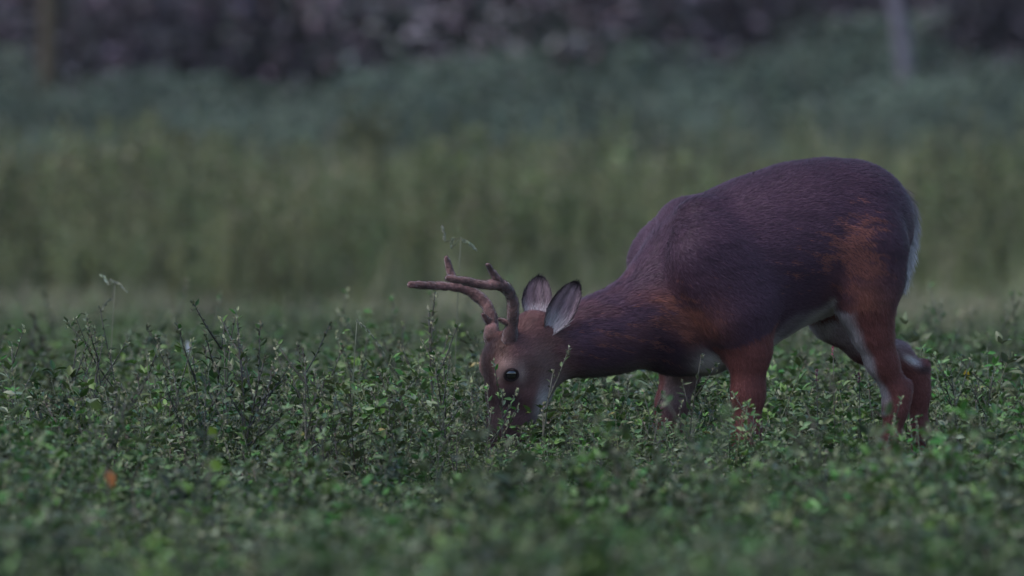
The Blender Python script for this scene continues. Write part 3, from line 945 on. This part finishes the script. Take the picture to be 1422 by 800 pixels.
P3 = np.c_[pts, ground_z(pts[:, 0], pts[:, 1])]
nz = vnoise(P3, .9, 4) * .6 + vnoise(P3, 2.7, 5) * .4
scl = (.46 + .50 * sstep(.28, .72, nz)) * (.62 + .78 * RNG.random(len(pts)) ** 1.3)
near = lambda x, y, sx, sy: np.exp(-(((pts[:, 0] - x) / sx) ** 2 + ((pts[:, 1] - y) / sy) ** 2))
for gx_, gy_, sx_, sy_, cap_ in ((-.03, -.9, .28, 1.0, .70), (.95, -.9, .28, 1.3, .42)):      # nibbled and trodden low by muzzle and hind feet
    g_ = near(gx_, gy_, sx_, sy_)
    scl = scl * (1 - g_) + g_ * np.minimum(scl, cap_ + .20 * RNG.random(len(pts)))
for lx_, ly_, lY_ in ((152, 660, -7.4), (295, 645, -6.4), (295, 600, -4.0), (128, 562, -4.6), (642, 690, -5.5)):   # gaps where single coloured leaves show
    q_ = ray_point(lx_, ly_, lY_)
    g_ = near(q_[0], lY_ - .5, .11, .8)
    scl = scl * (1 - g_) + g_ * np.minimum(scl, .48)
g_ = near(.45, -.55, .22, .5)
scl = scl * (1 - g_) + g_ * np.clip(scl, .72, .92)
scl = scl * (1 - .22 * sstep(4, 24, pts[:, 1]))
pick = RNG.integers(0, 9, len(pts))
wild = (vnoise(P3, .8, 9) > .56) & (RNG.random(len(pts)) < .20)
wild |= RNG.random(len(pts)) < .07
wild &= (pts[:, 1] > -2.5) | (RNG.random(len(pts)) < .25)
pick = np.where(wild, RNG.integers(12, 16, len(pts)), pick)
broad = (RNG.random(len(pts)) < .03 + .40 * sstep(-2, -9, pts[:, 1]) + .15 * sstep(.5, .7, vnoise(P3, 1.1, 19))) & ~wild
pick = np.where(broad, RNG.integers(9, 12, len(pts)), pick)
scatter('crop_plants', protos, P3, RNG.uniform(0, 6.28, len(pts)), RNG.uniform(0, .22, len(pts)), scl, pick,
        'dense low green leafy crop covering the whole field the deer stands in', 'crop')

# ------------------------------------------------------------------ rough strip of tall grass and weeds behind the field
def grass_clump(seed, h, n=46, spread=.16, cols=None):
    r = random.Random(seed); mb = MB()
    for k in range(n):
        a = r.uniform(0, 6.283); rr = spread * math.sqrt(r.random())
        p = np.array((math.cos(a) * rr, math.sin(a) * rr, 0)); hh = h * r.uniform(.55, 1.1)
        o = rdir(-.1, .1, r); lean = r.uniform(.08, .5)
        pp = [p + np.array((0, 0, 1)) * hh * t * (1 - .25 * lean * t) + o * lean * hh * t * t for t in (0, .35, .7, 1)]
        sd = np.cross(o, (0, 0, 1.)); sd /= np.linalg.norm(sd) + 1e-9
        w = r.uniform(.005, .011)
        mb.ribbon(pp, [w, w, w * .7, w * .1], sd, vary(cols[r.randrange(len(cols))], .3, r))
    return mb
def forb(seed, h, stems=6, leaf=.055, cols=None):
    r = random.Random(seed); mb = MB()
    for s in range(stems):
        a = r.uniform(0, 6.283); ln = r.uniform(.03, .3)
        d = np.array((math.cos(a) * ln, math.sin(a) * ln, 1)); hh = h * r.uniform(.7, 1.1)
        P = lambda t: d * hh * t
        mb.tube([P(0), P(.5), P(1)], [.005, .004, .002], (0.07, 0.065, 0.04), 4)
        for k in range(44):
            t = .12 + .88 * k / 44
            mb.leaf(P(t), rdir(-.1, .8, r), rdir(.5, 1.5, r), leaf * r.uniform(.6, 1.3) * (1.2 - .5 * t), leaf * r.uniform(.25, .4), vary(cols[r.randrange(len(cols))], .3, r))
        for k in range(6):
            mb.leaf(P(1) - np.array((0, 0, r.uniform(0, .05))), rdir(.2, 1.4, r), rdir(-.5, 1, r), .03, .012, vary((0.16, 0.16, 0.08), .3, r))
    return mb
STRAW = [(0.22, 0.20, 0.13), (0.15, 0.17, 0.085), (0.24, 0.21, 0.14), (0.12, 0.15, 0.065)]
vp = []
for i in range(3):
    m = grass_clump(560 + i, .29 + .03 * i, n=60, spread=.20, cols=STRAW).mesh('verge_grass'); m.materials.append(M_WEED); vp.append(m)
pts = jittered(-13, 13, 31.0, 43.5, 12)
pts = pts[RNG.random(len(pts)) < .25 + .75 * sstep(.40, .62, vnoise(np.c_[pts * np.array((1, .4)), np.zeros(len(pts))], .75, 44))]
P3 = np.c_[pts, ground_z(pts[:, 0], pts[:, 1]) + .02]
scatter('verge_grass', vp, P3, RNG.uniform(0, 6.28, len(pts)), RNG.uniform(0, .2, len(pts)), RNG.uniform(.7, 1.1, len(pts)), RNG.integers(0, 3, len(pts)),
        'narrow verge of short straw-coloured grass between the crop and the tall grass', 'grass')
STRIP = [(0.145, 0.190, 0.068), (0.180, 0.205, 0.095), (0.125, 0.178, 0.060), (0.210, 0.212, 0.125), (0.215, 0.198, 0.140)]
wp = []
for i in range(5): wp.append(grass_clump(500 + i, .80 + .05 * i, cols=STRIP))
for i in range(4): wp.append(forb(520 + i, .72 + .07 * i, cols=STRIP[:4]))
for m in range(len(wp)):
    wp[m] = wp[m].mesh('strip_weed'); wp[m].materials.append(M_WEED)
pts = jittered(-14, 14, 40.0, 73, 8)
edge = 41.0 + 2.2 * vnoise(np.c_[pts, np.zeros(len(pts))], .5, 12)
pts = pts[pts[:, 1] > edge]
P3 = np.c_[pts, ground_z(pts[:, 0], pts[:, 1]) - .01]
nz = vnoise(P3, .45, 14) * .6 + vnoise(P3, 1.6, 15) * .4
scl = (.46 + .92 * nz) * (.55 + .45 * sstep(40.5, 50, pts[:, 1]))
pick = np.where(vnoise(P3, .5, 16) + RNG.uniform(-.2, .2, len(pts)) > .68, RNG.integers(0, 5, len(pts)), RNG.integers(5, 9, len(pts)))
scatter('tall_grass', wp, P3, RNG.uniform(0, 6.28, len(pts)), RNG.uniform(0, .15, len(pts)), scl, pick,
        'rough strip of tall yellow-green grass and weeds behind the field', 'grass')

# ------------------------------------------------------------------ undergrowth and trees of the wood
def bush(seed, h, w, n, leaf, cols):
    r = random.Random(seed); mb = MB()
    for k in range(7):
        d = rdir(.6, 1.4, r)
        mb.tube([(0, 0, 0), d * h * .4, d * h * .85], [.012, .009, .004], (0.06, 0.05, 0.042), 4)
    for k in range(n):
        a = r.uniform(0, 6.283); z = r.random() ** .7
        rr = w * math.sqrt(r.random()) * math.sqrt(max(.05, 1 - (z - .35) ** 2 * 1.6))
        p = np.array((math.cos(a) * rr, math.sin(a) * rr, z * h))
        mb.leaf(p, rdir(-.4, .7, r), rdir(.4, 1.5, r), leaf * r.uniform(.6, 1.3), leaf * r.uniform(.4, .6), vary(cols[r.randrange(len(cols))], .3, r))
    return mb
SHR = [(0.105, 0.140, 0.100), (0.120, 0.150, 0.108), (0.085, 0.118, 0.098), (0.130, 0.145, 0.120)]
bp_ = []
for i in range(5):
    b = bush(600 + i, .85 + .14 * i, .60, 1100, .065, SHR).mesh('bush'); b.materials.append(M_SHRUB); bp_.append(b)
pts = jittered(-19, 19, 62, 108, 2.0)
P3 = np.c_[pts, ground_z(pts[:, 0], pts[:, 1]) - .02]
nz = vnoise(P3, .35, 18)
scl = (.40 + 1.0 * nz) * (.45 + .55 * sstep(60, 86, pts[:, 1]))
keep = RNG.random(len(pts)) < .35 + .65 * sstep(.3, .55, nz)
scatter('undergrowth', bp_, P3[keep], RNG.uniform(0, 6.28, keep.sum()), RNG.uniform(0, .1, keep.sum()), scl[keep], RNG.integers(0, 5, keep.sum()),
        'dim blue-green undergrowth along the edge of the wood', 'undergrowth')

# leaf card meshes for crowns
def tree(px, Y, rad, h, bark, seed, label, lean=0.0, leafcol=None):
    r = random.Random(seed)
    p0 = ray_point(px, 60, Y); x0 = p0[0]
    z0 = float(ground_z(x0, Y))
    root = empty('tree', (x0, Y, z0))
    tag(root, label, 'tree', 'trees at the edge of the wood')
    mb = MB()
    P = lambda t: np.array((x0 + lean * h * t + .12 * math.sin(t * 5 + seed) * t, Y + .1 * math.sin(t * 4 + seed * 2) * t, z0 - .05 + h * t))
    ts = np.concatenate([[0, .01, .03], np.linspace(.08, 1, 14)])
    mb.tube([P(t) for t in ts], [rad * ((1.5 if t < .005 else 1.2 if t < .02 else 1.0) * (1 - .75 * t)) for t in ts], bark, 12)
    tips = []
    for k in range(11):
        t = r.uniform(.32, .95); d = rdir(.25, .9, r); Lb = h * r.uniform(.14, .26)
        q0 = P(t); q1 = q0 + d * Lb * .5; q2 = q0 + d * Lb + np.array((0, 0, .15 * Lb))
        mb.tube([q0, q1, q2], [rad * .38 * (1 - .5 * t), rad * .22, rad * .08], bark, 6)
        tips += [q1, q2, (q1 + q2) / 2]
    tips += [P(1), P(.9)]
    trunk = obj('trunk', mb.mesh('trunk'), M_BARK, root)
    cb = MB()
    cols = leafcol or [(0.045, 0.075, 0.045), (0.055, 0.085, 0.045), (0.070, 0.085, 0.045)]
    for tp in tips:
        R = r.uniform(.5, 1.0) * h * .085
        for k in range(75):
            g = np.array([r.gauss(0, .5) for _ in range(3)]) * R
            cb.leaf(tp + g, rdir(-.7, .6, r), rdir(.3, 1.5, r), r.uniform(.10, .20), r.uniform(.06, .11), vary(cols[r.randrange(len(cols))], .3, r))
    obj('crown', cb.mesh('crown'), M_SHRUB, root)
    return root
B_PALE, B_GREY, B_BROWN, B_YEL = (0.135, 0.122, 0.145), (0.100, 0.088, 0.104), (0.070, 0.054, 0.062), (0.070, 0.057, 0.038)
tree(1294, 86, .070, 9, B_PALE, 3, 'tree with a slim pale lilac-grey trunk at the upper right of the wood', lean=-.14)
tree(66, 90, .085, 10, B_YEL, 4, 'tree with a yellowish brown trunk at the far left of the wood', lean=.02)
tree(1112, 106, .075, 10, B_GREY, 5, 'tree with a dim grey trunk left of the pale slim trunk', lean=.03)
tree(1020, 110, .070, 9, B_GREY, 6, 'tree with a dim grey trunk above the deer\'s shoulders', lean=-.02)
tree(226, 104, .095, 11, B_GREY, 7, 'tree with a dim grey trunk right of the yellowish one', lean=-.03)
tree(600, 107, .080, 10, B_BROWN, 9, 'dim brown trunked tree above the buck\'s antler tips', lean=.03)
# the wood's dense interior: leafy mass that closes the view
fp = []
for i in range(3):
    b = bush(700 + i, 3.0 + .5 * i, 1.3, 2400, .10, [(0.250, 0.195, 0.235), (0.215, 0.195, 0.210), (0.165, 0.180, 0.172), (0.260, 0.200, 0.245)]).mesh('thicket'); b.materials.append(M_SHRUB); fp.append(b)  # leaf colours lightened to carry the distance haze over the wood
pts = np.concatenate([jittered(-26, 26, 103, 112, .55), jittered(-28, 28, 112, 124, .7), jittered(-36, 36, 124, 136, .5)])
P3 = np.c_[pts, ground_z(pts[:, 0], pts[:, 1])]
scl = RNG.uniform(.9, 1.6, len(pts)); scl[pts[:, 1] > 124] *= 2.2
scatter('far_woodland', fp, P3, RNG.uniform(0, 6.28, len(pts)), np.zeros(len(pts)), scl, RNG.integers(0, 3, len(pts)),
        'dark purplish brown interior of the wood closing the view', 'woodland')

# ------------------------------------------------------------------ single plants one can tell apart
def place(o, loc):
    o.location = loc
def weed(px, py_top, Y, seed, label, branches=6, dark=True, name='weed_stalk'):
    """upright weed whose top is seen at (px, py_top) at depth Y"""
    p = ray_point(px, py_top, Y)
    st, lf = stalk_weed(seed, h=max(.15, p[2] * .985), branches=branches, dark=dark)
    top = np.array(st.v)[-1] if False else np.zeros(3)
    root = empty(name, (p[0], Y, 0))
    tag(root, label, 'weed', 'weed stalks standing above the crop')
    for nm, m in (('stem', st), ('leaves', lf)):
        me = m.mesh(nm)
        o = bpy.data.objects.new(nm, me); me.materials.append(M_LEAF); COL.objects.link(o); o.parent = root
        if nm == 'leaves': o['kind'] = 'stuff'
    return root
weed(439, 480, -.9, 41, 'tall thin dark weed with pale bud on top left of the antler tips')
weed(148, 448, .6, 42, 'tallest branching dark weed stalk at the left of the field', branches=9)
weed(118, 470, .2, 43, 'dark weed just left of the tallest branching stalk')
weed(172, 486, .4, 44, 'dark weed just right of the tallest branching stalk')
weed(19, 474, .5, 45, 'dark weed stalk at the left edge of the picture')
weed(88, 468, .0, 46, 'second dark weed stalk in from the left edge')
weed(246, 486, .8, 47, 'lone green weed stalk beside a pale white blade', dark=False)
weed(625, 490, -.3, 48, 'budded weed stalk just left of the buck\'s forehead')
weed(602, 535, -2.0, 49, 'dark leafless-looking weed stalk in front of the field left of the buck\'s face')
weed(560, 520, .1, 50, 'short weed midway between tall thin weed and buck\'s face')
weed(697, 540, -.62, 51, 'pale leafy sprig in front of the buck\'s muzzle', dark=False, name='leafy_sprig')
weed(746, 508, -.62, 52, 'pale leafy sprig in front of the buck\'s cheek', branches=3, dark=False, name='leafy_sprig')
weed(1335, 505, .5, 53, 'dark weed stalk right of the buck\'s hind feet')
weed(1362, 508, .6, 54, 'dark weed stalk nearest the right edge of the picture')
weed(1262, 592, -.45, 55, 'leafy sprig in front of the buck\'s hind feet', dark=False, name='leafy_sprig')
weed(950, 490, -.5, 56, 'slim leafy sprig in front of the buck\'s far foreleg', branches=3, dark=False, name='leafy_sprig')
weed(140, 548, -3.5, 57, 'blurred dark weed in the left foreground', branches=9)
weed(1340, 610, -5.5, 58, 'blurred dark bushy weed in the right foreground', branches=12)

def grass_head(px, py_top, Y, spikes, label, seed):
    """thin grass stem with a few drooping pale seed spikes: spikes = [(dx, dy) in photo pixels from the top]"""
    r = random.Random(seed)
    p = ray_point(px, py_top, Y); k = (DIST + Y) / FPX
    root = empty('seed_grass', (p[0], Y, 0)); tag(root, label, 'grass', 'seeding grass stems above the crop')
    mb = MB(); h = p[2]
    P = lambda t: np.array((.02 * (t * t - 1), 0, h * t))
    mb.tube([P(t) for t in np.linspace(0, 1, 8)], np.linspace(.0020, .0011, 8), (0.13, 0.135, 0.09), 5)
    o = bpy.data.objects.new('stem', mb.mesh('stem')); o.data.materials.append(M_WEED); COL.objects.link(o); o.parent = root
    for (x0, y0), (x1, y1) in spikes:
        sb = MB()
        a = np.array((x0 * k, r.uniform(-.01, .01), h - y0 * k)); b = np.array((x1 * k, r.uniform(-.03, .03), h - y1 * k))
        top = P(1)
        mid = (a + b) / 2 + np.array((0, 0, .006))
        sb.tube([top, a, mid, b], [.0010, .0012, .0012, .0007], (0.17, 0.17, 0.12), 4)
        S = spline([a, mid, b], 16)
        dd = (b - a) / (np.linalg.norm(b - a) + 1e-9)
        for q in S:
            for _ in range(2):
                sb.leaf(q, dd + rdir(-.6, .6, r) * .55, rdir(-1, 1, r), r.uniform(.008, .012), r.uniform(.003, .005), vary((0.28, 0.29, 0.21), .25, r), fold=.4)
        s = bpy.data.objects.new('seed_spike', sb.mesh('seed_spike')); s.data.materials.append(M_WEED); COL.objects.link(s); s.parent = root
    return root
grass_head(640, 330, 2.2, [((-22, 6), (-26, -14)), ((-14, 16), (-11, 2)), ((2, 2), (18, 16))], 'grass stem with three seed spikes rising behind the antlers', 1)
grass_head(160, 392, 2.6, [((-10, 4), (-19, -8)), ((-8, -4), (15, 12)), ((-4, 22), (-18, 38))], 'grass stem with forked seed spikes at the left of the field', 2)
grass_head(496, 443, .1, [((0, 2), (36, 44))], 'grass stem with one drooping seed head left of the antlers', 3)

def single_leaf(px, py, Y, Ln, W, col, label, d, n, name='fallen_leaf', cat='leaf'):
    p = ray_point(px, py, Y)
    root = empty(name, (p[0], Y, 0)); tag(root, label, cat)
    sb = MB(); sb.tube([(0, 0, 0), (0, .004, p[2] * .5), (0, 0, p[2])], [.0016, .0013, .001], (0.06, 0.055, 0.035), 5)
    o = bpy.data.objects.new('stalk', sb.mesh('stalk')); o.data.materials.append(M_LEAF); COL.objects.link(o); o.parent = root
    mb = MB(); mb.leaf((0, 0, p[2]), d, n, Ln, W, col, fold=.12, droop=.2)
    o = bpy.data.objects.new('blade', mb.mesh('blade')); o.data.materials.append(M_LEAF); COL.objects.link(o); o.parent = root
single_leaf(150, 652, -7.4, .040, .022, (0.40, 0.17, 0.050), 'dead orange-brown leaf among the weeds in the left foreground', (.25, 0, -1), (0, -1, .1), 'orange_leaf')
single_leaf(290, 640, -6.4, .034, .026, (0.17, 0.24, 0.015), 'larger lower bright yellow-green leaf in the left foreground', (.8, 0, -.5), (0, -1, .25), 'yellow_leaf')
single_leaf(289, 592, -4.0, .036, .022, (0.20, 0.25, 0.02), 'smaller upper bright yellow-green leaf in the left foreground', (.6, 0, -.8), (0, -1, .2), 'yellow_leaf')
single_leaf(124, 560, -4.6, .034, .024, (0.10, 0.16, 0.012), 'olive-green round leaf on the weed at the left', (.6, 0, -.2), (0, -1, .3), 'green_leaf')
single_leaf(640, 678, -5.5, .045, .014, (0.28, 0.25, 0.06), 'narrow yellow leaf upright in the middle foreground', (.15, 0, -1), (0, -1, 0), 'yellow_leaf')
single_leaf(262, 492, 7.5, .042, .012, (0.36, 0.36, 0.40), 'pale white upright blade in the crop at the left', (-.1, 0, 1), (0, -1, .1), 'pale_blade', 'blade')
single_leaf(1342, 512, 1.8, .030, .022, (0.35, 0.26, 0.02), 'yellow leaf in the crop right of the hind feet', (.2, 0, -1), (0, -1, .2), 'yellow_leaf')
single_leaf(416, 600, -1.2, .016, .011, (0.40, 0.28, 0.08), 'tiny yellow leaf below the tall thin weed', (.6, 0, -.4), (0, -1, .2), 'yellow_leaf')

def tall_weed(px, py_top, Y, label, seed):
    p = ray_point(px, py_top, Y); z0 = float(ground_z(p[0], Y))
    root = empty('tall_weed', (p[0], Y, z0)); tag(root, label, 'weed', 'tall weeds above the grass strip')
    me = forb(seed, p[2] - z0, stems=9, leaf=.12, cols=[(0.17, 0.20, 0.07), (0.20, 0.21, 0.09)]).mesh('foliage')
    o = bpy.data.objects.new('foliage', me); me.materials.append(M_WEED); COL.objects.link(o); o.parent = root
tall_weed(516, 142, 66, 'tallest yellow-green weed rising above the grass strip left of centre', 81)
tall_weed(262, 180, 60, 'yellow-green weed clump above the grass strip at the left', 82)
tall_weed(625, 188, 58, 'yellow-green weed clump above the grass strip over the antlers', 83)

def flower_spike(px, py, Y, label, seed):
    """thin stalk ending in a narrow pink spike of tiny flowers"""
    r = random.Random(seed)
    p = ray_point(px, py, Y); h = p[2]
    root = empty('flower_spike', (p[0], Y, 0)); tag(root, label, 'flower', 'pink flower spikes under the belly')
    sb = MB(); sb.tube([(0, 0, 0), (.004, 0, h * .5), (0, 0, h * .97)], [.0016, .0013, .0010], (0.07, 0.06, 0.045), 5)
    o = bpy.data.objects.new('stalk', sb.mesh('stalk')); o.data.materials.append(M_LEAF); COL.objects.link(o); o.parent = root
    fb = MB()
    for k in range(26):
        z = h - .03 * r.random()
        fb.leaf((0, 0, z), rdir(.2, 1.3, r), rdir(-.5, 1, r), .006, .003, vary((0.34, 0.10, 0.17), .3, r), fold=.4)
    o = bpy.data.objects.new('petals', fb.mesh('petals')); o.data.materials.append(M_LEAF); COL.objects.link(o); o.parent = root
    o['kind'] = 'stuff'
flower_spike(1157, 480, .5, 'tallest pink flower spike right under the flank', 1)
flower_spike(1134, 513, .3, 'middle pink flower spike between fore and hind legs', 2)
flower_spike(1193, 516, .2, 'pink flower spike touching the hind legs', 3)

# ------------------------------------------------------------------ evening haze: even, thin air over the whole place
hz = [(x, y, z) for z in (-1.8, 24.0) for y in (-720, 1520) for x in (-920, 920)]
hf = [(0, 2, 3, 1), (4, 5, 7, 6), (0, 1, 5, 4), (2, 6, 7, 3), (0, 4, 6, 2), (1, 3, 7, 5)]
hm, hnt, hout = new_mat('haze')
pv = hnt.nodes.new('ShaderNodeVolumePrincipled')
pv.inputs['Color'].default_value = (0.82, 0.82, 0.92, 1)
pv.inputs['Density'].default_value = 0.00009
hnt.links.new(pv.outputs[0], hout.inputs['Volume'])
haze = obj('haze', mesh_arrays('haze', np.array(hz, float), [np.array(hf)], smooth=False), hm)
tag(haze, 'thin evening haze lying over the field and the wood', 'haze', kind='stuff')
